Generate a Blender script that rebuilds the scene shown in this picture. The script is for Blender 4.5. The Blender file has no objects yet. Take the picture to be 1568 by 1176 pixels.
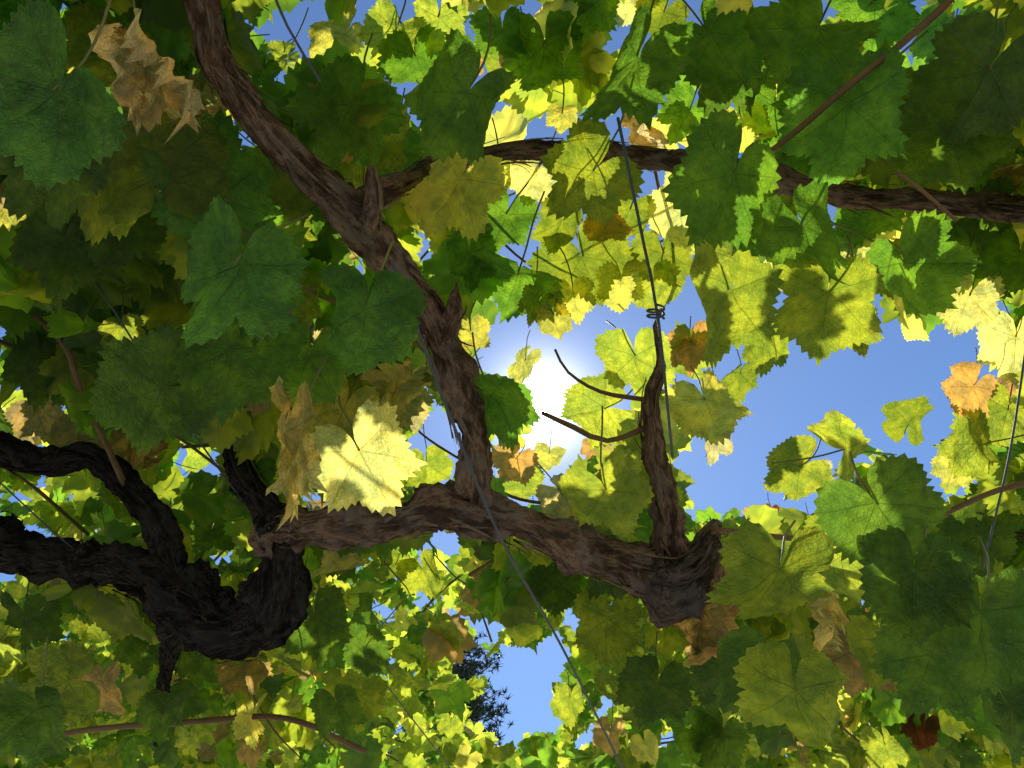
import bpy, math, random
import numpy as np
from mathutils import Vector, noise as mn
random.seed(7); rng=np.random.default_rng(7)
sc=bpy.context.scene
sc.view_settings.view_transform='Standard'; sc.view_settings.look='None'; sc.view_settings.exposure=0
# ---------------------------------------------------------------- viewpoint
FP=1358.0; PITCH=math.radians(47)
C=np.array([0,0,1.5]); X=np.array([1.0,0,0])
F=np.array([0,math.cos(PITCH),math.sin(PITCH)]); U=np.array([0,-math.sin(PITCH),math.cos(PITCH)])
UP=np.array([0,0,1.0])
cam=bpy.data.cameras.new('camera'); cam.sensor_width=36; cam.lens=36*FP/1568; cam.clip_start=0.02; cam.clip_end=5000
co=bpy.data.objects.new('camera',cam); sc.collection.objects.link(co); sc.camera=co
co.location=C; co.rotation_euler=(PITCH+math.pi/2,0,0)
def at(px,py,d): return C+d*(F+(px-784)/FP*X+(588-py)/FP*U)
def unit(v): return v/(np.linalg.norm(v)+1e-12)
def proj(P):
    V=P-C; d=V@F; d=np.where(np.abs(d)<1e-4,1e-4,d)
    return 784+FP*(V@X)/d, 588-FP*(V@U)/d, d
S=unit(at(830,622,1)-C)
sun_el=math.asin(S[2]); sun_az=math.atan2(S[0],S[1])
# ---------------------------------------------------------------- node helpers
class NT:
    def __init__(s,tree): s.t=tree; tree.nodes.clear()
    def n(s,typ,**kw):
        nd=s.t.nodes.new(typ)
        for k,v in kw.items(): setattr(nd,k,v)
        return nd
    def l(s,a,b): s.t.links.new(a,b)
    def put(s,sock,v):
        if isinstance(v,bpy.types.NodeSocket): s.l(v,sock)
        else: sock.default_value=v
    def m(s,op,a,b=0.0,c=None,clamp=False):
        nd=s.n('ShaderNodeMath',operation=op,use_clamp=clamp)
        s.put(nd.inputs[0],a); s.put(nd.inputs[1],b)
        if c is not None: s.put(nd.inputs[2],c)
        return nd.outputs[0]
    def sm(s,v,a,b,o0=0.0,o1=1.0):
        nd=s.n('ShaderNodeMapRange',interpolation_type='SMOOTHSTEP')
        s.put(nd.inputs[0],v); nd.inputs[1].default_value=a; nd.inputs[2].default_value=b
        nd.inputs[3].default_value=o0; nd.inputs[4].default_value=o1
        return nd.outputs[0]
    def mix(s,f,a,b,blend='MIX'):
        nd=s.n('ShaderNodeMix',data_type='RGBA',blend_type=blend)
        s.put(nd.inputs[0],f); s.put(nd.inputs[6],a); s.put(nd.inputs[7],b)
        return nd.outputs[2]
    def noise(s,vec,scale,detail=2,rough=0.5):
        nd=s.n('ShaderNodeTexNoise'); s.l(vec,nd.inputs['Vector']); nd.inputs['Scale'].default_value=scale
        nd.inputs['Detail'].default_value=detail; nd.inputs['Roughness'].default_value=rough
        return nd.outputs[0]
def newmat(name):
    m=bpy.data.materials.new(name); m.use_nodes=True; return m,NT(m.node_tree)
# ---------------------------------------------------------------- world + sun
w=bpy.data.worlds.new('World'); sc.world=w; w.use_nodes=True; t=NT(w.node_tree)
sky=t.n('ShaderNodeTexSky',sky_type='NISHITA',sun_disc=False,sun_elevation=sun_el,sun_rotation=sun_az)
sky.air_density=1.0; sky.dust_density=0.1; sky.ozone_density=4.0
bg=t.n('ShaderNodeBackground'); t.l(t.mix(1.0,sky.outputs[0],(.84,.95,1.08,1),'MULTIPLY'),bg.inputs[0]); bg.inputs[1].default_value=0.145
tc=t.n('ShaderNodeTexCoord'); dt=t.n('ShaderNodeVectorMath',operation='DOT_PRODUCT')
nrm=t.n('ShaderNodeVectorMath',operation='NORMALIZE'); t.l(tc.outputs['Generated'],nrm.inputs[0])
t.l(nrm.outputs[0],dt.inputs[0]); dt.inputs[1].default_value=tuple(S)
ang=t.m('MULTIPLY',t.m('ARCCOSINE',t.m('MINIMUM',dt.outputs['Value'],1.0)),57.29578)
glow=t.m('MULTIPLY',t.m('EXPONENT',t.m('MULTIPLY',ang,-1/1.25)),7.0)
disc=t.m('MULTIPLY',t.m('LESS_THAN',ang,0.45),120.0)
b2=t.n('ShaderNodeBackground'); b2.inputs[0].default_value=(1,0.97,0.92,1); t.l(t.m('ADD',glow,disc),b2.inputs[1])
ad=t.n('ShaderNodeAddShader'); t.l(bg.outputs[0],ad.inputs[0]); t.l(b2.outputs[0],ad.inputs[1])
ow=t.n('ShaderNodeOutputWorld'); t.l(ad.outputs[0],ow.inputs[0])
sl=bpy.data.lights.new('sun','SUN'); sl.energy=5; sl.angle=math.radians(0.5); sl.color=(1,0.96,0.86)
so=bpy.data.objects.new('sun',sl); sc.collection.objects.link(so)
so.rotation_euler=Vector(-S).to_track_quat('-Z','Y').to_euler()
# ---------------------------------------------------------------- materials
def leaf_material(name,full):
    m,t=newmat(name)
    A=t.n('ShaderNodeAttribute',attribute_name='lv'); B=t.n('ShaderNodeAttribute',attribute_name='lc'); P=t.n('ShaderNodeAttribute',attribute_name='lp')
    sx=t.n('ShaderNodeSeparateXYZ'); t.l(A.outputs['Vector'],sx.inputs[0]); a,b,r=sx.outputs
    nz=t.noise(P.outputs['Vector'],2.4,2 if full else 1)
    nf=t.noise(P.outputs['Vector'],8,4,0.62) if full else nz
    wv=t.m('MULTIPLY_ADD',a,-0.010,0.013)
    main=t.sm(t.m('DIVIDE',b,t.m('MAXIMUM',wv,0.003)),1.1,0.4)
    q=t.m('MULTIPLY_ADD',t.m('SUBTRACT',a,b),6.5,t.m('MULTIPLY',nz,0.6))
    sec=t.sm(t.m('ABSOLUTE',t.m('SUBTRACT',t.m('FRACT',q),0.5)),0.05,0.008)
    vein=t.m('MAXIMUM',main,t.m('MULTIPLY',sec,0.5))
    if full:
        vo=t.n('ShaderNodeTexVoronoi',feature='DISTANCE_TO_EDGE'); t.l(P.outputs['Vector'],vo.inputs['Vector']); vo.inputs['Scale'].default_value=19
        vein=t.m('MAXIMUM',vein,t.sm(vo.outputs['Distance'],0.10,0.0,0,.22))
    base=B.outputs['Color']
    c2=t.mix(1.0,base,(1.85,1.52,1.15,1),'MULTIPLY')
    c=t.mix(t.sm(nz,0.40,0.64,0,0.85),base,c2)
    if full: c=t.mix(t.sm(nf,0.38,0.66,0,0.65),c,t.mix(1.0,c,(0.6,0.62,0.5,1),'MULTIPLY'))
    e=t.m('ADD',r,t.m('MULTIPLY',t.m('SUBTRACT',nf,0.5),1.3)); e=t.m('MULTIPLY_ADD',B.outputs['Alpha'],0.9,e)
    c=t.mix(t.sm(e,1.34,1.62,0,.9),c,(0.23,0.15,0.07,1))
    cd=t.mix(t.m('MULTIPLY',vein,0.6),c,t.mix(0.5,t.mix(1.0,c,(1.9,1.8,1.5,1),'MULTIPLY'),(0.15,0.19,0.07,1)))
    tcn=t.mix(1.0,c,(3.1,3.1,1.9,1),'MULTIPLY')
    tcn=t.mix(t.m('MULTIPLY',vein,0.7),tcn,t.mix(1.0,tcn,(0.5,0.55,0.45,1),'MULTIPLY'))
    d=t.n('ShaderNodeBsdfDiffuse'); t.l(cd,d.inputs[0])
    tr=t.n('ShaderNodeBsdfTranslucent'); t.l(tcn,tr.inputs[0])
    mx=t.n('ShaderNodeMixShader'); mx.inputs[0].default_value=0.58; t.l(d.outputs[0],mx.inputs[1]); t.l(tr.outputs[0],mx.inputs[2])
    out=mx.outputs[0]
    if full:
        h=t.m('MULTIPLY_ADD',vein,-1.2,t.m('MULTIPLY',nf,3.0))
        bp=t.n('ShaderNodeBump'); bp.inputs['Strength'].default_value=0.9; bp.inputs['Distance'].default_value=0.004; t.l(h,bp.inputs['Height'])
        t.l(bp.outputs[0],d.inputs['Normal']); t.l(bp.outputs[0],tr.inputs['Normal'])
    g=t.n('ShaderNodeBsdfGlossy'); g.inputs['Roughness'].default_value=0.45
    if full: t.l(bp.outputs[0],g.inputs['Normal'])
    m2=t.n('ShaderNodeMixShader'); m2.inputs[0].default_value=0.04; t.l(out,m2.inputs[1]); t.l(g.outputs[0],m2.inputs[2])
    o=t.n('ShaderNodeOutputMaterial'); t.l(m2.outputs[0],o.inputs[0])
    return m
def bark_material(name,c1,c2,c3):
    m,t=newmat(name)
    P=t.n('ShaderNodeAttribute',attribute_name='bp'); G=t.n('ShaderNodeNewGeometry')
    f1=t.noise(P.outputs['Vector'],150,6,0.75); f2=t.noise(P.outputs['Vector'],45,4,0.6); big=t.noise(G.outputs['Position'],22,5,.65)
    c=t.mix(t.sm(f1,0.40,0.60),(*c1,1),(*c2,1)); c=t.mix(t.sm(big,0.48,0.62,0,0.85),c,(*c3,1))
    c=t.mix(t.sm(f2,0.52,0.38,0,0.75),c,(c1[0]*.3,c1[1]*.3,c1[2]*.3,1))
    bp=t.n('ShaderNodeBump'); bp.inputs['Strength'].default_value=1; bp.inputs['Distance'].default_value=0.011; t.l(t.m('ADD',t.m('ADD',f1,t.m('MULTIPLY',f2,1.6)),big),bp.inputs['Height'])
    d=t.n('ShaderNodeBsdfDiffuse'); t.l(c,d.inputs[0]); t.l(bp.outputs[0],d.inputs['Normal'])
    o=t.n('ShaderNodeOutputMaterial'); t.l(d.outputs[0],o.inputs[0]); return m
def plain(name,col,rough=0.6,metal=0,nscale=30,var=0.4):
    m,t=newmat(name); G=t.n('ShaderNodeNewGeometry'); n=t.noise(G.outputs['Position'],nscale,4)
    c=t.mix(n,(*[x*(1-var) for x in col],1),(*[x*(1+var) for x in col],1))
    d=t.n('ShaderNodeBsdfPrincipled'); t.l(c,d.inputs['Base Color']); d.inputs['Roughness'].default_value=rough; d.inputs['Metallic'].default_value=metal
    o=t.n('ShaderNodeOutputMaterial'); t.l(d.outputs[0],o.inputs[0]); return m
LEAF=leaf_material('vine_leaf',True); LEAFC=leaf_material('canopy_leaf',False)
BARK=bark_material('vine_bark',(0.20,0.115,0.088),(0.46,0.30,0.235),(0.34,0.26,0.235))
MID=bark_material('knot_bark',(0.10,0.073,0.068),(0.24,0.18,0.16),(0.17,0.14,0.145))
DARK=bark_material('old_shaded_bark',(0.030,0.026,0.027),(0.09,0.077,0.077),(0.06,0.06,0.064))  # dark old wood, with its shade put into the colour as well
CANE=plain('cane_bark',(0.20,0.11,0.055),0.7)
PET=plain('petiole_skin',(0.20,0.20,0.06),0.6)
WIRE=plain('galvanised_wire',(0.10,0.12,0.16),0.6,0.2)
# ---------------------------------------------------------------- empties
vine=bpy.data.objects.new('grapevine',None); sc.collection.objects.link(vine)
def mesh_obj(name,V,Fc,mat,parent=None,attrs=None,smooth=True):
    V=np.asarray(V,np.float32); Fc=np.asarray(Fc,np.int32); k=Fc.shape[1]
    me=bpy.data.meshes.new(name); me.vertices.add(len(V)); me.vertices.foreach_set('co',V.ravel())
    me.loops.add(Fc.size); me.loops.foreach_set('vertex_index',Fc.ravel())
    me.polygons.add(len(Fc)); me.polygons.foreach_set('loop_start',np.arange(0,Fc.size,k,dtype=np.int32)); 
    me.polygons.foreach_set('use_smooth',np.full(len(Fc),smooth))
    for an,(ty,arr) in (attrs or {}).items():
        at_=me.attributes.new(an,ty,'POINT'); at_.data.foreach_set('color' if ty=='FLOAT_COLOR' else 'vector',np.asarray(arr,np.float32).ravel())
    me.update(calc_edges=True); me.validate(); me.materials.append(mat)
    o=bpy.data.objects.new(name,me); sc.collection.objects.link(o)
    if parent: o.parent=parent
    return o
# ---------------------------------------------------------------- tubes
def catmull(P,step):
    P=np.asarray(P,float); Q=np.vstack([2*P[0]-P[1],P,2*P[-1]-P[-2]]); out=[]
    for i in range(1,len(Q)-2):
        L=np.linalg.norm(Q[i+1,:3]-Q[i,:3]); n=max(2,int(L/step)); tt=np.linspace(0,1,n,endpoint=False)[:,None]
        a,b,c,d=Q[i-1],Q[i],Q[i+1],Q[i+2]
        out.append(0.5*(2*b+(c-a)*tt+(2*a-5*b+4*c-d)*tt**2+(3*b-a-3*c+d)*tt**3))
    out.append(P[-1:]); return np.vstack(out)
def tube(P4,seg=24,step=0.008,rough=0.2,seed=0.0,flat=False):
    K=catmull(P4,step); c=K[:,:3].copy(); r=np.maximum(K[:,3],0.0006)
    T=np.gradient(c,axis=0); T/=np.linalg.norm(T,axis=1)[:,None]
    s=np.concatenate([[0],np.cumsum(np.linalg.norm(np.diff(c,axis=0),axis=1))])
    n0=unit(np.cross(T[0],[0.3,0.2,0.9])); N=[n0]
    for i in range(1,len(c)):
        v=N[-1]-T[i]*(N[-1]@T[i]); N.append(unit(v))
    N=np.array(N); B=np.cross(T,N); V=[];bpv=[]
    th=np.linspace(0,2*math.pi,seg,endpoint=False)
    for i in range(len(c)):
        if rough>0:
            w=mn.noise_vector(Vector((s[i]*9,seed,3.1)))*rough*r[i]*1.2
            cc=c[i]+np.array(w); lump=1+rough*1.3*mn.noise(Vector((s[i]*13,seed*3.3,9.)))
            rr=np.empty(seg)
            for j,a in enumerate(th):
                a2=a+s[i]*1.2
                n1=mn.noise(Vector((math.cos(a2)*3.2+seed,math.sin(a2)*3.2,s[i]*10)))
                n2=mn.noise(Vector((math.cos(a2)*1.3+seed,math.sin(a2)*1.3,s[i]*26)))
                n3=abs(mn.noise(Vector((math.cos(a2)*6+seed,math.sin(a2)*6,s[i]*34))))
                n4=mn.noise(Vector((math.cos(a2)*4+seed+7,math.sin(a2)*4,s[i]*110)))
                rr[j]=r[i]*lump*(1+rough*(0.7*n1+1.1*n2-0.9*n3+.5*n4))
        else: cc=c[i]; rr=np.full(seg,r[i])
        V.append(cc+np.cos(th)[:,None]*N[i]*rr[:,None]+np.sin(th)[:,None]*B[i]*rr[:,None])
        bpv.append(np.stack([np.cos(th)*r[i]+seed,np.sin(th)*r[i],np.full(seg,s[i]*0.36)],1))
    V=np.vstack(V); bpv=np.vstack(bpv); n=len(c)
    i=np.arange(n-1)[:,None]*seg; j=np.arange(seg)[None]; j2=(j+1)%seg
    Fq=np.stack([i+j,i+j2,i+seg+j2,i+seg+j],-1).reshape(-1,4)
    e0=len(V); V=np.vstack([V,c[:1]-T[:1]*r[0]*0.4,c[-1:]+T[-1:]*r[-1]*0.4]); bpv=np.vstack([bpv,bpv[:1],bpv[-1:]])
    jj=np.arange(seg); k2=(jj+1)%seg; la=(n-1)*seg
    tri=np.vstack([np.stack([np.full(seg,e0),k2,jj],-1),np.stack([np.full(seg,e0+1),la+jj,la+k2],-1)])
    return V,Fq,tri,bpv,(c,r,T,N,B,s)
def q2t(Fq): return np.vstack([Fq[:,[0,1,2]],Fq[:,[0,2,3]]])
class Acc:
    def __init__(s): s.V=[];s.F=[];s.b=[];s.n=0
    def add(s,V,Fc,b): s.V.append(V); s.F.append(Fc+s.n); s.b.append(b); s.n+=len(V)
    def obj(s,name,mat,parent=None): return mesh_obj(name,np.vstack(s.V),np.vstack(s.F),mat,parent,{'bp':('FLOAT_VECTOR',np.vstack(s.b))})
occl=[] # (px,py,rpx,depth)
def branch(name,pts,mat,rough=0.2,seed=0,strips=30,seg=30,world_pre=None,world_post=None,reserve=True,parent=vine):
    P=[]
    for (px,py,d,wd) in pts: P.append([*at(px,py,d),wd*0.54*d/FP])
    P=(world_pre or [])+P+(world_post or [])
    V,Fq,tri,bpv,(c,r,T,N,B,s)=tube(P,seg=seg,step=0.006,rough=rough,seed=seed)
    A=Acc(); A.add(V,np.vstack([q2t(Fq),tri]),bpv)
    R=random.Random(seed*13+5)
    for k in range(int(strips*s[-1]/0.22)):
        i0=R.randrange(0,max(1,len(c)-14)); L=R.randrange(5,18); a=R.uniform(0,6.28); wdt=R.uniform(0.0008,0.004)
        lift=R.uniform(0.001,0.009)*(1 if R.random()<.7 else 2.2); vv=[];bb=[]; drift=R.uniform(-.6,.6)
        for q in range(L):
            i=min(i0+q,len(c)-1); u=q/(L-1); aa=a+u*drift
            dr=r[i]*(1+rough*0.05)+lift*(u**2)
            p=c[i]+(np.cos(aa)*N[i]+np.sin(aa)*B[i])*dr; tg=-np.sin(aa)*N[i]+np.cos(aa)*B[i]
            ww=wdt*(1-0.7*u)
            vv+= [p-tg*ww,p+tg*ww]; bb+=[[seed+k,0.01*k,s[i]*.3],[seed+k+ww*2,0.01*k,s[i]*.3]]
        vv=np.array(vv); q=np.arange(L-1)*2
        A.add(vv,np.vstack([np.stack([q,q+1,q+3],1),np.stack([q,q+3,q+2],1)]),np.array(bb))
    o=A.obj(name,mat,parent)
    if reserve:
        px,py,d=proj(c)
        for i in range(0,len(c),4):
            if d[i]>0.2: occl.append((px[i],py[i],FP*r[i]/d[i],d[i]))
    return o
branch('upper_arm',[(300,-60,.98,40),(318,20,1.0,44),(330,90,1.02,48),(385,170,1.04,42),(460,248,1.07,50),(540,335,1.10,58),(590,392,1.13,46),(650,470,1.18,44),(690,560,1.24,52),(715,640,1.29,52),(728,700,1.32,50),(722,775,1.36,58)],BARK,0.33,1,40)
branch('side_arm',[(545,325,1.11,46),(600,285,1.17,38),(660,262,1.24,36),(760,238,1.29,32),(850,230,1.31,34),(1000,242,1.31,30),(1150,266,1.3,34),(1300,296,1.28,32),(1440,312,1.26,36),(1640,325,1.25,32)],BARK,0.33,2,25)
branch('spur',[(562,345,1.09,40),(572,305,1.07,26),(568,270,1.06,18),(566,255,1.06,7)],BARK,0.4,3,20,seg=20)
branch('spur_low',[(680,520,1.2,30),(696,480,1.18,22),(698,455,1.17,14),(700,440,1.16,4)],BARK,0.4,31,20,seg=16)
branch('lower_arm',[(402,838,1.48,40),(440,808,1.44,58),(500,802,1.40,58),(600,800,1.38,56),(680,782,1.36,58),(740,790,1.36,62),(800,806,1.38,54),(880,838,1.42,58),(960,868,1.46,72),(1020,882,1.49,96),(1060,868,1.51,88),(1085,828,1.53,46),(1100,800,1.55,16)],BARK,0.35,4,40)
branch('knot',[(965,892,1.46,10),(990,892,1.46,56),(1030,893,1.46,80),(1062,868,1.475,66),(1085,836,1.5,34),(1092,820,1.51,8)],MID,0.45,5,30)
branch('rising_arm',[(1040,870,1.49,54),(1026,800,1.46,42),(1016,740,1.44,34),(997,670,1.42,30),(996,610,1.40,20),(1010,560,1.4,12),(1002,500,1.38,8)],BARK,0.35,6,25)
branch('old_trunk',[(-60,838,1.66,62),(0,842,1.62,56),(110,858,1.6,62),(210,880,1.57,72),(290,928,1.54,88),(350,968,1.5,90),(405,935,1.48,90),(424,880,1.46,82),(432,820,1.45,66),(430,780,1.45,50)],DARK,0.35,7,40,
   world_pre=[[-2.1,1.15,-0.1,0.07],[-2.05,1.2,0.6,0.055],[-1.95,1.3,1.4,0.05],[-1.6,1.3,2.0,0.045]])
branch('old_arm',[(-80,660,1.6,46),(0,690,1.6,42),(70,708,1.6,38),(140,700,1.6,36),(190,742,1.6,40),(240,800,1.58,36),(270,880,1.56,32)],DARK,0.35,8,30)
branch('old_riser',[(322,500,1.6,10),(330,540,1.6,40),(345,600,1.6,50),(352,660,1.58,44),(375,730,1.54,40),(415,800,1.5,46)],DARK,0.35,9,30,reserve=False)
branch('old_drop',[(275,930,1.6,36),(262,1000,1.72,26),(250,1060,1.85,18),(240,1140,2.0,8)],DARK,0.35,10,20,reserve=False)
# thin canes
canes=Acc()
def cane(pts,rough=0.12,seed=0,world=False,reserve=False,seg=8):
    P=pts if world else [[*at(px,py,d),wd*.5*d/FP] for px,py,d,wd in pts]
    V,Fq,tri,b,(c,r,*_)=tube(P,seg=seg,step=0.02,rough=rough,seed=seed)
    canes.add(V,np.vstack([q2t(Fq),tri]),b)
    if reserve:
        px,py,d=proj(c)
        for i in range(len(c)): occl.append((px[i],py[i],FP*r[i]/d[i]+2,d[i]))
cane([(1480,-30,.98,12),(1440,15,.98,12),(1370,75,1.0,12),(1300,130,1.02,11),(1220,200,1.08,9),(1150,255,1.15,9)],seed=1,reserve=True)
cane([(830,632,1.4,7),(880,655,1.4,9),(930,675,1.41,9),(1000,650,1.42,10)],seed=2,reserve=True)
cane([(850,535,1.5,4),(870,570,1.5,5),(920,600,1.45,6),(990,612,1.42,8)],seed=3)
cane([(1600,735,1.5,9),(1530,750,1.5,9),(1450,785,1.5,8),(1380,830,1.5,7)],seed=4,reserve=True)
cane([(1090,812,1.52,12),(1250,826,1.7,8),(1400,822,1.8,8),(1600,818,1.9,8)],seed=5)
cane([(50,480,1.4,8),(100,530,1.42,9),(125,600,1.45,9),(190,740,1.58,10)],seed=6)
cane([(1370,262,1.0,6),(1410,290,.98,6),(1465,338,.97,5)],seed=7,reserve=True)
cane([(0,1150,2.1,9),(120,1120,2.0,9),(300,1105,1.9,9),(440,1100,1.9,9),(560,1150,2.,9)],seed=8)
cane([(720,880,1.9,7),(770,850,1.8,6)],seed=9)
cane([(1002,500,1.38,6),(1024,440,1.4,5),(1020,350,1.4,5),(1000,245,1.33,5)],seed=10)
gaps=[(1250,595,64),(1330,590,62),(1410,560,42),(1205,640,52),(1150,700,50),(1125,745,34),(1290,640,42),(1350,625,32),(1440,545,28),(1390,700,25),(1180,770,15),(1200,600,44),
(830,622,26),(800,520,28),(845,670,28),(890,510,20),(930,470,12),(840,580,20),(800,1040,48),(770,1085,38),(835,1100,24),(750,960,18),(880,950,8),(840,1010,28),
(725,1010,20),(475,40,18),(780,20,14),(820,180,10),(1115,180,9),(1200,110,10),(855,400,9),(980,400,8),(960,420,5),(690,840,10),(655,680,7),(230,650,8),(290,520,8),(1475,8,12),
(1540,40,10),(1050,700,20),(1330,910,8),(940,1070,8),(1020,1130,8),(640,370,4),(1420,350,6),(1150,180,5),(1440,720,14),(940,1000,6),(900,1130,8),(700,940,7)]
big=[g for g in gaps if g[2]>=25]
for k in range(130):
    p=np.array([rng.uniform(-2.8,2.8),rng.uniform(0,4.8),0]); p[2]=C[2]+1.12+rng.uniform(0,.4)+0.2*max(p[1]-1.6,0)*rng.uniform(0,1)
    a=rng.uniform(0,6.28); d=np.array([math.cos(a),math.sin(a),rng.uniform(-.25,.25)]); pts=[]
    for q in range(6):
        pts.append([*p,0.0042-0.0005*q]); d=unit(d+rng.normal(0,.25,3)*[1,1,.6]); p=p+d*rng.uniform(.1,.22)
    qx,qy,qd=proj(np.array(catmull(np.array(pts),.05))[:,:3])
    if any(np.any(np.hypot(qx-gx,qy-gy)<gr+25) for gx,gy,gr in big): continue
    cane(pts,world=True,seed=20+k,seg=6)
canes.obj('canes',CANE,vine)
# ---------------------------------------------------------------- trellis wires
def wire(pts,th=0.0032):
    P=[[*at(px,py,d),th/2] for px,py,d in pts]
    V,Fq,tri,b,_=tube(P,seg=8,step=0.05,rough=0)
    mesh_obj('trellis_wire',V,np.vstack([q2t(Fq),tri]),WIRE,None,{'bp':('FLOAT_VECTOR',b)})
    px,py,d=proj(catmull(P,0.02)[:,:3])
    for i in range(len(px)): occl.append((px[i],py[i],3,d[i]))
wire([(600,400,1.05),(632,485,1.08),(700,665,1.18),(770,830,1.3),(860,990,1.5),(960,1190,1.8)],0.0042)
wire([(415,-20,.95),(440,40,.96),(490,125,.98)],0.003)
wire([(946,180,1.12),(985,370,1.15),(1008,490,1.18),(1030,700,1.3)],0.0042)
wire([(140,420,1.3),(280,640,1.4),(420,830,1.6),(600,1060,2.0),(700,1190,2.3)],0.003)
wire([(1570,540,1.25),(1545,700,1.3),(1505,870,1.4)],0.0035)
wire([(-20,720,1.5),(100,830,1.58),(230,930,1.7)],0.0028)
V,Fq,tri,b,_=tube([[*(at(1004,488,1.165)+0.011*(math.cos(a)*X+math.sin(a)*(U*.4+F))+U*(a*0.0011)),0.0016] for a in np.linspace(0,14,30)],seg=6,step=0.004,rough=0)
mesh_obj('wire_tie',V,np.vstack([q2t(Fq),tri]),WIRE,None,{'bp':('FLOAT_VECTOR',b)})
# ---------------------------------------------------------------- leaf templates
VE=np.radians([0,52,112])
def template(counts,rings,r_):
    bounds=[0,26,52,82,112,176]; angs=[0.0]; peak=[1]
    for i,n in enumerate(counts):
        for k in range(1,n+1): angs.append(bounds[i]+(bounds[i+1]-bounds[i])*k/n); peak.append(1-peak[-1])
    angs=np.array(angs); peak=np.array(peak)
    sd=r_.uniform(.60,.84); sd2=r_.uniform(.60,.80)
    cx=np.array([0,12,26,40,52,64,82,98,112,128,150,165,176]); out=[]
    for side in (0,1):
        j=lambda a: a*r_.uniform(.93,1.07)
        cy=np.array([1,j(.88),j(sd),j(.84),j(.93),j(.84),j(sd2),j(.76),j(.80),j(.74),j(.66),j(.50),.18])
        R=np.interp(angs,cx,cy); tooth=r_.uniform(.03,.12,len(angs)); R=R*np.where(peak==1,1+tooth*.6,1-tooth*.6)
        R[0]=1.05
        out.append(R)
    angs=np.radians(angs)
    A=np.concatenate([-angs[:0:-1],angs]); R=np.concatenate([out[1][:0:-1],out[0]])
    n=len(A); fr=np.linspace(0,1,rings+1)[1:]; fr=fr**0.9
    V=[[0,0,0]]; lv=[[0,0,0]]
    for f in fr:
        for a,rr in zip(A,R):
            q=f*rr if f>0.99 else f*rr*0.97
            x=math.sin(a)*q; y=math.cos(a)*q; aa=abs(a); v=VE[np.argmin(np.abs(VE-aa))]
            V.append([x,y,0]); lv.append([q*math.cos(aa-v),q*abs(math.sin(aa-v)),f])
    Fc=[]
    for i in range(n-1): Fc.append([0,1+i+1,1+i])
    for k in range(rings-1):
        o0=1+k*n; o1=o0+n
        for i in range(n-1): Fc+= [[o0+i,o0+i+1,o1+i+1],[o0+i,o1+i+1,o1+i]]
    return np.array(V),np.array(lv),np.array(Fc)
tr_=np.random.default_rng(3)
T_HI=[template([7,7,7,7,11],9,tr_) for _ in range(16)]
T_LO=[template([5,5,5,5,7],3,tr_) for _ in range(10)]
T_XL=[template([3,3,3,3,5],2,tr_) for _ in range(8)]
class Leaves:
    def __init__(s): s.V=[];s.F=[];s.lv=[];s.lp=[];s.lc=[];s.n=0
    def add(s,T,pos,tip,nor,scale,col,dry,r_,crump=None,roll=None,bend=None,sq=1.0):
        V0,lv,Fc=T; x,y=V0[:,0].copy(),V0[:,1].copy(); r=np.hypot(x,y); th=np.arctan2(x,y)
        crump=r_.uniform(.05,.12) if crump is None else crump
        roll=r_.normal(0,.7) if roll is None else roll
        bend=r_.uniform(-.4,1.3) if bend is None else bend
        x=x*r_.uniform(.88,1.12)
        p1,p2,p3,p4,p5=r_.uniform(0,6.28,5)
        z=crump*1.2*(r**1.6)*np.sin(th*2+p1)+crump*.4*r**2.5*np.sin(th*9+p2)
        z+=crump*1.0*np.sin(x*3.6+p3)*np.cos(y*4.0+p1)+crump*.5*np.sin(x*8+y*4+p2)*np.sin(y*7-x*3+p4)
        if crump>.15: z+=crump*.45*np.sin(x*15+y*6+p5)*np.cos(y*13-x*5+p3); x=x+.05*np.sin(y*11+p2)
        z+=-0.025*np.exp(-lv[:,1]/.05)*np.minimum(r*3,1)
        z+=np.abs(x)*r_.uniform(-.05,.2)
        x=x*sq
        if abs(roll)>1e-3:
            x2=np.sin(roll*x)/roll; z2=(1-np.cos(roll*x))/roll; x=x2-z*np.sin(roll*x); z=z2+z*np.cos(roll*x2)
        if abs(bend)>1e-3:
            y2=np.sin(bend*y)/bend; z2=-(1-np.cos(bend*y))/bend; z=z2+z*np.cos(bend*y); y=y2
        L=np.stack([x,y,z],1)*scale
        n=unit(nor); tp=unit(tip-n*(tip@n)); xx=np.cross(tp,n); M=np.stack([xx,tp,n])
        s.V.append(L@M+pos); s.F.append(Fc+s.n); s.lv.append(lv); s.n+=len(V0)
        lp=V0.copy(); lp[:,2]=r_.uniform(0,90); lp[:,:2]+=r_.uniform(0,30,2); s.lp.append(lp)
        s.lc.append(np.tile([*col,dry],(len(V0),1)))
    def obj(s,name,mat): return mesh_obj(name,np.vstack(s.V),np.vstack(s.F),mat,vine,{'lv':('FLOAT_VECTOR',np.vstack(s.lv)),'lp':('FLOAT_VECTOR',np.vstack(s.lp)),'lc':('FLOAT_COLOR',np.vstack(s.lc))})
COL={'dk':(.055,.108,.016),'gr':(.076,.165,.018),'bg':(.062,.160,.030),'ol':(.145,.190,.022),'yg':(.22,.275,.040),'ye':(.37,.36,.09),
     'pa':(.44,.44,.20),'ta':(.35,.31,.18),'br':(.22,.16,.09),'pk':(.40,.335,.28),'or':(.34,.20,.08),'re':(.12,.035,.02)}  # pale leaf tone also carries sunlit highlights put into the colour
pets=Acc()
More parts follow.
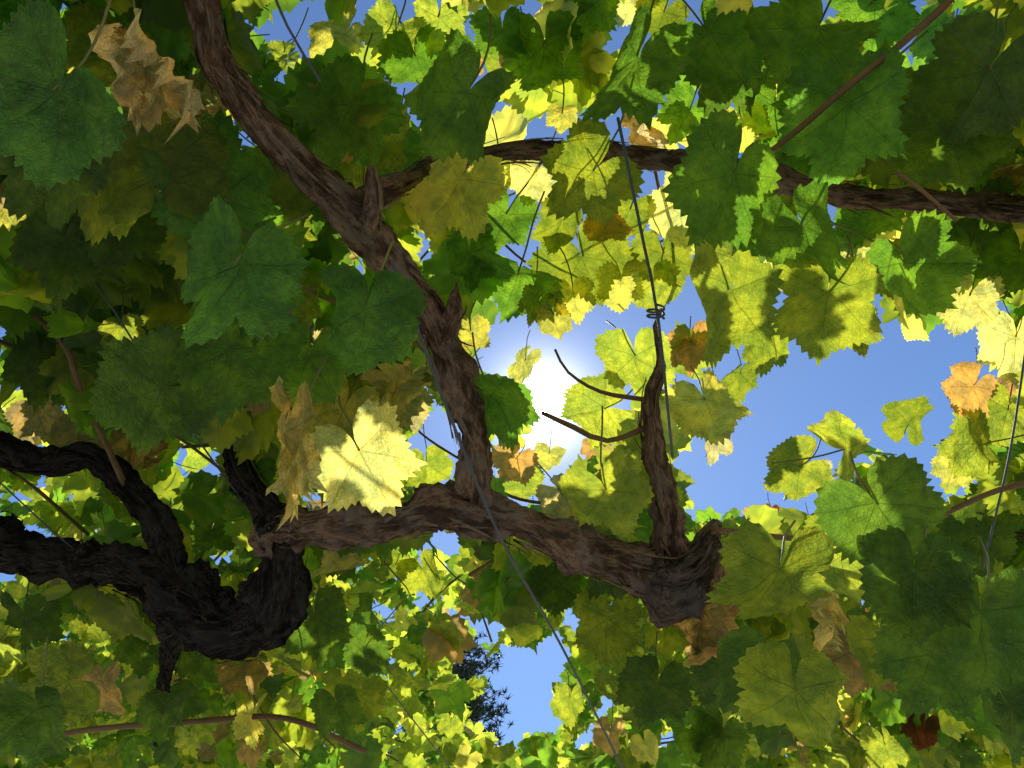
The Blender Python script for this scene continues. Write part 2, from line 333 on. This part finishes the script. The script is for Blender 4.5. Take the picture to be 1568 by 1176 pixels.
def petiole(p0,d0,L,r_,rad=0.0013,seg=5):
    d=unit(d0); p=p0.copy(); pts=[]
    for q in range(4):
        pts.append([*p,rad]); d=unit(d+np.array([0,0,.18])+r_.normal(0,.16,3)); p=p+d*L/3
    V,Fq,tri,b,_=tube(pts,seg=seg,step=0.02,rough=0); pets.add(V,np.vstack([q2t(Fq),tri]),b)
# ---------------------------------------------------------------- individually placed leaves
# bearing x, y, apparent size, tip angle, colour, cover above (0 shaded,1 sunlit,2 dappled), (tilt a, tilt b, kind)
H=[(60,160,280,215,'bg',0),(175,85,160,255,'ye',0,30,0),(245,110,180,275,'pk',0,0,0,'dry'),(280,175,150,250,'ta',0,0,0,'dry'),(85,260,200,280,'dk',0),
(185,335,170,250,'dk',0),(20,60,150,200,'gr',0),(335,275,215,100,'bg',0),(350,430,240,245,'bg',0),(372,550,190,300,'gr',0),(562,495,205,262,'bg',0),(528,180,180,245,'gr',0),
(425,265,90,300,'gr',0),(700,160,205,235,'gr',0),(830,90,150,270,'gr',0),(690,290,170,262,'ye',0),(895,275,170,225,'ol',2),(960,110,210,260,'gr',2),
(1100,70,180,300,'gr',0),(1240,60,190,250,'gr',2),(1295,185,220,260,'bg',0),(1500,130,230,240,'dk',0),(1440,215,180,230,'dk',0),(1110,290,220,255,'gr',2),
(1235,370,190,280,'gr',2),(1110,470,200,265,'ol',2),(1265,470,190,270,'ol',2),(1395,420,180,300,'gr',2),(1480,465,115,265,'pa',1),(1555,530,120,275,'pa',1),
(1190,430,75,250,'pa',1),(1305,415,75,270,'pa',1),(790,430,150,240,'gr',0),(900,410,150,290,'ol',2),(762,620,160,280,'gr',0),(912,628,125,205,'yg',1),
(975,560,135,275,'yg',1),(800,560,75,260,'ye',1),(720,515,75,265,'ye',1),(1060,535,95,280,'or',0),(1085,625,120,290,'ye',2),(1130,580,85,280,'ol',0),
(1212,722,115,215,'yg',1,30,0),(1300,685,150,10,'yg',1,0,45),(1392,640,90,70,'ol',0,35,0),(1482,600,95,250,'or',0),(1490,680,115,180,'yg',1,0,40),
(1355,790,180,300,'dk',2),(1445,830,95,260,'yg',1),(1190,895,200,285,'ol',2),(1400,900,190,270,'dk',0),(1220,1080,200,250,'ol',0),(1120,1030,140,270,'dk',2),
(1420,1020,170,250,'dk',0),(1510,960,220,270,'dk',0),(1310,1010,120,250,'br',0),(935,765,155,285,'yg',2),(870,770,115,300,'ta',0,35,0),(560,710,190,300,'pa',1),
(446,690,235,268,'ta',0,0,0,'strip'),(480,620,120,262,'ta',0,0,0,'strip'),(520,640,140,250,'ye',0),(492,560,110,300,'ta',0,0,0,'dry'),(388,740,100,270,'gr',0),(225,600,190,190,'dk',0),(610,620,100,240,'ta',0),
(655,720,85,280,'yg',1),(872,1075,75,260,'yg',1),(485,960,130,280,'dk',2),(930,960,120,270,'ol',2),(1020,960,110,260,'ol',0),(160,1060,100,250,'br',0),
(375,1030,80,290,'br',0),(385,1105,90,255,'ye',2),(690,1110,55,270,'yg',1),(1360,1150,85,280,'yg',1),(1410,1120,70,250,'re',0),(190,510,65,270,'yg',1),
(132,960,75,250,'yg',1),(1042,340,115,265,'pa',1),(1048,280,85,240,'pa',1),(815,275,95,250,'pa',1),(932,352,80,300,'or',1),(722,105,40,270,'or',1),
(600,60,120,250,'yg',2),(515,60,110,220,'ye',2),(670,40,110,270,'yg',1),(430,85,60,200,'yg',1),(975,10,70,280,'pa',1),(1080,120,55,250,'yg',1),(860,180,55,270,'ye',1),
(1140,200,90,280,'ye',1),(1185,130,60,280,'ye',1),(1540,270,60,250,'or',0),(1410,200,90,240,'dk',0),(1545,70,90,280,'yg',1),
(770,340,110,250,'gr',2),(850,490,70,280,'ye',1),(950,440,80,270,'ye',1),(785,710,75,240,'or',0),(905,690,40,250,'or',1),(800,740,70,270,'yg',1),(840,700,50,260,'ye',1),
(470,330,90,230,'gr',0),(100,380,170,260,'dk',0),(60,560,140,270,'dk',0),(215,680,100,270,'br',0,0,0,'dry'),(120,680,90,250,'br',0),(60,640,90,290,'br',0),
(30,340,80,200,'ye',1),(300,700,60,270,'yg',1),(650,880,80,280,'yg',1),(1310,950,50,280,'re',1),(1180,785,30,250,'re',1),
(1170,530,100,270,'ol',2),(1310,505,90,285,'yg',2),(1540,640,110,250,'yg',1),(1560,400,110,260,'gr',0),(1500,330,120,270,'dk',0),
(990,200,100,300,'pk',0,0,0,'dry'),(595,590,110,250,'ta',0,0,0,'dry'),(480,785,60,280,'br',0),(1280,840,120,250,'ol',2),(1500,830,120,280,'dk',0),
(1540,1100,160,270,'dk',0),(1250,940,110,300,'ta',0,0,0,'dry'),(1450,990,50,270,'pa',1),(1080,960,120,270,'br',0,0,0,'dry'),(850,900,90,270,'dk',0),(600,870,80,250,'ol',2),
(40,950,110,260,'dk',0),(60,1100,150,270,'dk',0),(250,1090,95,250,'dk',0),(90,790,70,270,'ol',0),(400,110,60,250,'gr',0),(210,230,90,250,'dk',0),(460,470,80,280,'ol',0),
(1010,30,100,250,'ol',2),(770,60,110,280,'gr',0),(900,20,110,250,'gr',0),(1340,20,140,270,'gr',0),(1450,60,130,250,'gr',0),(1200,250,100,270,'gr',0),(1330,330,130,280,'gr',2),
(600,230,100,250,'gr',0),(640,100,120,280,'gr',2),(1180,170,110,260,'gr',0),(1020,400,110,280,'ol',2),(860,350,100,260,'ol',2),(1050,180,100,240,'gr',2),(1480,400,110,260,'gr',0),
(720,400,100,260,'gr',2),(820,470,70,250,'ol',2),(880,460,80,280,'ye',1),(760,270,90,260,'yg',2),(960,330,90,250,'ol',2),(1000,440,90,280,'yg',2),(1120,400,80,260,'yg',1),(1400,300,90,250,'yg',2),
(1090,680,70,280,'ta',2),(1550,590,70,260,'or',2),(1460,720,70,250,'ye',1),(1250,735,70,280,'ta',2),
(320,820,80,250,'dk',0),(200,770,90,280,'ol',2),(560,1000,100,250,'dk',0),(420,900,60,260,'ol',0),(300,1020,90,240,'dk',0),(520,1090,100,270,'dk',0),(1000,1060,120,250,'dk',0),(1100,1140,110,270,'dk',0)]
HL=Leaves(); hr=np.random.default_rng(11)
def rot(v,k,a):
    k=unit(k); return v*math.cos(a)+np.cross(k,v)*math.sin(a)+k*(k@v)*(1-math.cos(a))
heroes=[]; shade=[]
for h in H:
    px,py,sz,an,cn,lit=h[:6]; ta=h[6] if len(h)>6 else 0; tb=h[7] if len(h)>7 else 0; kind=h[8] if len(h)>8 else ''
    real=0.15 if sz>100 else 0.125
    if sz>205: real=0.17
    d=FP*real/sz
    k=math.sin(PITCH)+(588-py)/FP*math.cos(PITCH)
    dmax=1.75/k
    if d>dmax: d=dmax
    if py<520 and sz<130: d=min(d,1.35)
    if kind=='dry': d*=.86 if sz>100 else 1
    sc_=sz*d/FP/1.66
    if kind=='dry': sc_*=1.3
    a=math.radians(an+hr.normal(0,6)); tip=math.cos(a)*X+math.sin(a)*U
    view=unit(at(px,py,1)-C); nor=unit(view*1.0+UP*.25)
    nor=rot(nor,tip,math.radians(ta+hr.normal(0,24))); ax=np.cross(tip,nor); nor=rot(nor,ax,math.radians(tb+hr.normal(0,17)))
    tp=unit(tip-nor*(tip@nor))
    pos=at(px,py,d)-tp*0.2*sc_
    col=np.array(COL[cn])*hr.uniform(.85,1.15)
    dry=hr.uniform(0,.3) if cn in('dk','gr','bg') else hr.uniform(.0,.5)
    T=T_HI[hr.integers(16)]
    if kind=='dry': HL.add(T,pos,tp,nor,sc_,col,.2,hr,crump=.2,roll=hr.choice([-1,1])*hr.uniform(2.8,3.8),bend=hr.uniform(.3,.9),sq=.68)
    elif kind=='strip': HL.add(T,pos,tp,nor,sc_,col,.1,hr,crump=.16,roll=4.5,bend=hr.uniform(-.2,.3),sq=.36)
    else: HL.add(T,pos,tp,nor,sc_,col,dry,hr)
    petiole(pos,-tp*.8+nor*.5,real*hr.uniform(.5,.9),hr,0.0015 if sz>100 else .0012)
    heroes.append((px,py,sz*(.5 if kind=='strip' else 1),d,lit,pos+tp*.2*sc_,sc_))
    if lit==0 and sz>85 and hr.uniform()<.75 and not kind:
        shade.append((pos+tp*.2*sc_+S*hr.uniform(.06,.22)+hr.normal(0,.02,3),sc_*1.0,nor,cn))  # extra leaf added towards the sun to keep this one shaded
ob=np.array(occl)
for p,s_,n_,cn in shade:
    qx,qy,qd=[v[0] for v in proj(p[None])]
    if np.any((np.hypot(ob[:,0]-qx,ob[:,1]-qy)<ob[:,2]+s_*FP/qd*.7)&(qd<ob[:,3]+.03)): continue
    if any(math.hypot(qx-gx,qy-gy)<gr+s_*FP/qd*.5 for gx,gy,gr in big): continue
    n2=unit(S*1.2+n_+hr.normal(0,.25,3)); tp=unit(-UP+hr.normal(0,.8,3))
    c=COL[['gr','ol','yg','dk'][hr.integers(4)]]
    HL.add(T_LO[hr.integers(10)],p-tp*.25*s_,tp,n2,s_,np.array(c)*hr.uniform(.8,1.2),hr.uniform(0,.4),hr)
# ---------------------------------------------------------------- foliage mass of the canopy
N=26000
yy=np.where(rng.uniform(size=N)<.42,rng.uniform(-.6,1.9,N),rng.uniform(1.9,5.8,N))
P=np.stack([rng.uniform(-1,1,N)*(1.3+.36*np.maximum(yy,0)),yy,np.zeros(N)],1)
top=1.52+.28*np.maximum(P[:,1]-1.2,0)
hh=.98+rng.uniform(0,1,N)*(top-.98); P[:,2]=C[2]+hh
size=np.where(P[:,1]<1.7,rng.uniform(.085,.15,N),rng.uniform(.065,.12,N))
px,py,d=proj(P); rp=FP*size/np.maximum(d,.1)*.5
keep=np.ones(N,bool)
inside=(d>.2)&(px>-200)&(px<1770)&(py>-250)&(py<1350)
keep&=inside|(rng.uniform(size=N)<.4)
for gx,gy,gr in gaps:
    keep&=~(inside&(np.hypot(px-gx,py-gy)<gr+rp*.72))
for bx,by,br,bd in occl:
    keep&=~((np.hypot(px-bx,py-by)<br+rp*.75)&(d<bd+.04)&(d>0))
for hx,hy,hs,hd,lit,hp,hsc in heroes:
    keep&=~((np.hypot(px-hx,py-hy)<hs*.42+rp*.6)&(d<hd+.02)&(d>0))
    if lit==1:
        v=P-hp; tt=v@S; dist=np.linalg.norm(v-tt[:,None]*S,axis=1)
        keep&=~((tt>0)&(dist<hsc*.75+size*.3))
    if lit==2:   # dappled: thin the cover above
        v=P-hp; tt=v@S; dist=np.linalg.norm(v-tt[:,None]*S,axis=1)
        keep&=~((tt>0)&(dist<hsc*.8+size*.3)&(rng.uniform(size=N)<.5))
idx=np.where(keep)[0]
FL=Leaves(); fr_=np.random.default_rng(5); cnt=0
for i in idx:
    dens=mn.noise(Vector((P[i,0]*3.2,P[i,1]*3.2,hh[i]*2)))
    if dens<-.22 and inside[i]: continue
    far=d[i]>1.9
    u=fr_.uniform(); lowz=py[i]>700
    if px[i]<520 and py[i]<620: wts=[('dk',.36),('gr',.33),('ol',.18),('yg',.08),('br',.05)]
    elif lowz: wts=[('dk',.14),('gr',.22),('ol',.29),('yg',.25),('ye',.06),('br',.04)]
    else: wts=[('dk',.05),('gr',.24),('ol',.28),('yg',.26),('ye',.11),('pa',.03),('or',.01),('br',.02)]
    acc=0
    for cn,wt in wts:
        acc+=wt
        if u<acc: break
    n_=unit(.5*S+.25*UP+fr_.normal(0,.55,3)); tp=unit(-UP*.8+fr_.normal(0,.6,3))
    T=T_XL if (far or not inside[i]) else T_LO
    T=T[fr_.integers(8)]
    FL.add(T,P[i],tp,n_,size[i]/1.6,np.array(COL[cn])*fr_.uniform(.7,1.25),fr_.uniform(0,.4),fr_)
    cnt+=1
    if inside[i] and d[i]<2.2:
        if any(abs(px[i]-gx)<gr+60 and abs(py[i]-gy)<gr+60 for gx,gy,gr in big): continue
        tpp=unit(tp-n_*(tp@n_)); petiole(P[i],-tpp+n_*.5,size[i]*fr_.uniform(.5,.8),fr_,.0011,4)
print('filler',cnt)
HL.obj('near_leaves',LEAF); FL.obj('canopy_leaves',LEAFC); pets.obj('petioles',PET,vine)
# ---------------------------------------------------------------- pine tree in the distance
pine=bpy.data.objects.new('pine_tree',None); sc.collection.objects.link(pine)
tp_=at(684,975,26); bx,by=tp_[0],tp_[1]; Hh=tp_[2]
PB=plain('pine_bark',(.10,.07,.05),.9,0,8); PN=plain('pine_needles',(.025,.05,.018),.6,0,3)
A=Acc(); V,Fq,tri,b,_=tube([[bx,by,-.1,.3],[bx+.1,by,Hh*.4,.22],[bx-.1,by+.1,Hh*.75,.13],[bx,by,Hh-.2,.03]],seg=12,step=.4,rough=.1); A.add(V,np.vstack([q2t(Fq),tri]),b)
NV=[];NF=[];nn=0; pr=np.random.default_rng(2)
for k in range(130):
    z=Hh*(.35+.64*(k/130)); L=(1-(k/130))**.45*2.2*pr.uniform(.6,1.1)+.5; a=k*2.4+pr.uniform(-.3,.3)
    dr=np.array([math.cos(a),math.sin(a),pr.uniform(.05,.4)]); p0=np.array([bx,by,z]); p1=p0+dr*L*.6; p2=p0+dr*L+[0,0,.15*L]
    V,Fq,tri,b,_=tube([[*p0,.04],[*p1,.025],[*p2,.01]],seg=5,step=.4,rough=0); A.add(V,np.vstack([q2t(Fq),tri]),b)
    for q in range(int(14+L*16)):
        f=pr.uniform(.2,1.03); c=p0+(p2-p0)*f+pr.normal(0,.14,3)
        for s_ in range(12):
            dd=unit(pr.normal(0,1,3)+[0,0,.5]); e=c+dd*pr.uniform(.12,.24); sd=unit(np.cross(dd,pr.normal(0,1,3)))*.02
            NV+=[c-sd,c+sd,e]; NF.append([nn,nn+1,nn+2]); nn+=3
A.obj('trunk_and_limbs',PB,pine); mesh_obj('needles',np.array(NV),np.array(NF),PN,pine,smooth=False)
# ---------------------------------------------------------------- ground
gm,t=newmat('dry_ground'); G=t.n('ShaderNodeNewGeometry'); n1=t.noise(G.outputs['Position'],.8,5); n2=t.noise(G.outputs['Position'],18,5,.7)
c=t.mix(t.sm(n1,.4,.6),(.48,.41,.29,1),(.38,.35,.20,1)); c=t.mix(t.sm(n2,.35,.7,0,.5),c,(.52,.47,.36,1))
dd=t.n('ShaderNodeBsdfDiffuse'); t.l(c,dd.inputs[0]); o=t.n('ShaderNodeOutputMaterial'); t.l(dd.outputs[0],o.inputs[0])
g=[-2000,-200,-40,-12,-6,-3,0,3,6,12,40,200,2000]; GV=[[x,y,0.0 if max(abs(x),abs(y))<10 else .25*mn.noise(Vector((x*.05,y*.05,0)))] for y in g for x in g]
n=len(g); GF=[[j*n+i,j*n+i+1,(j+1)*n+i+1,(j+1)*n+i] for j in range(n-1) for i in range(n-1)]
mesh_obj('ground',np.array(GV),np.array(GF),gm)
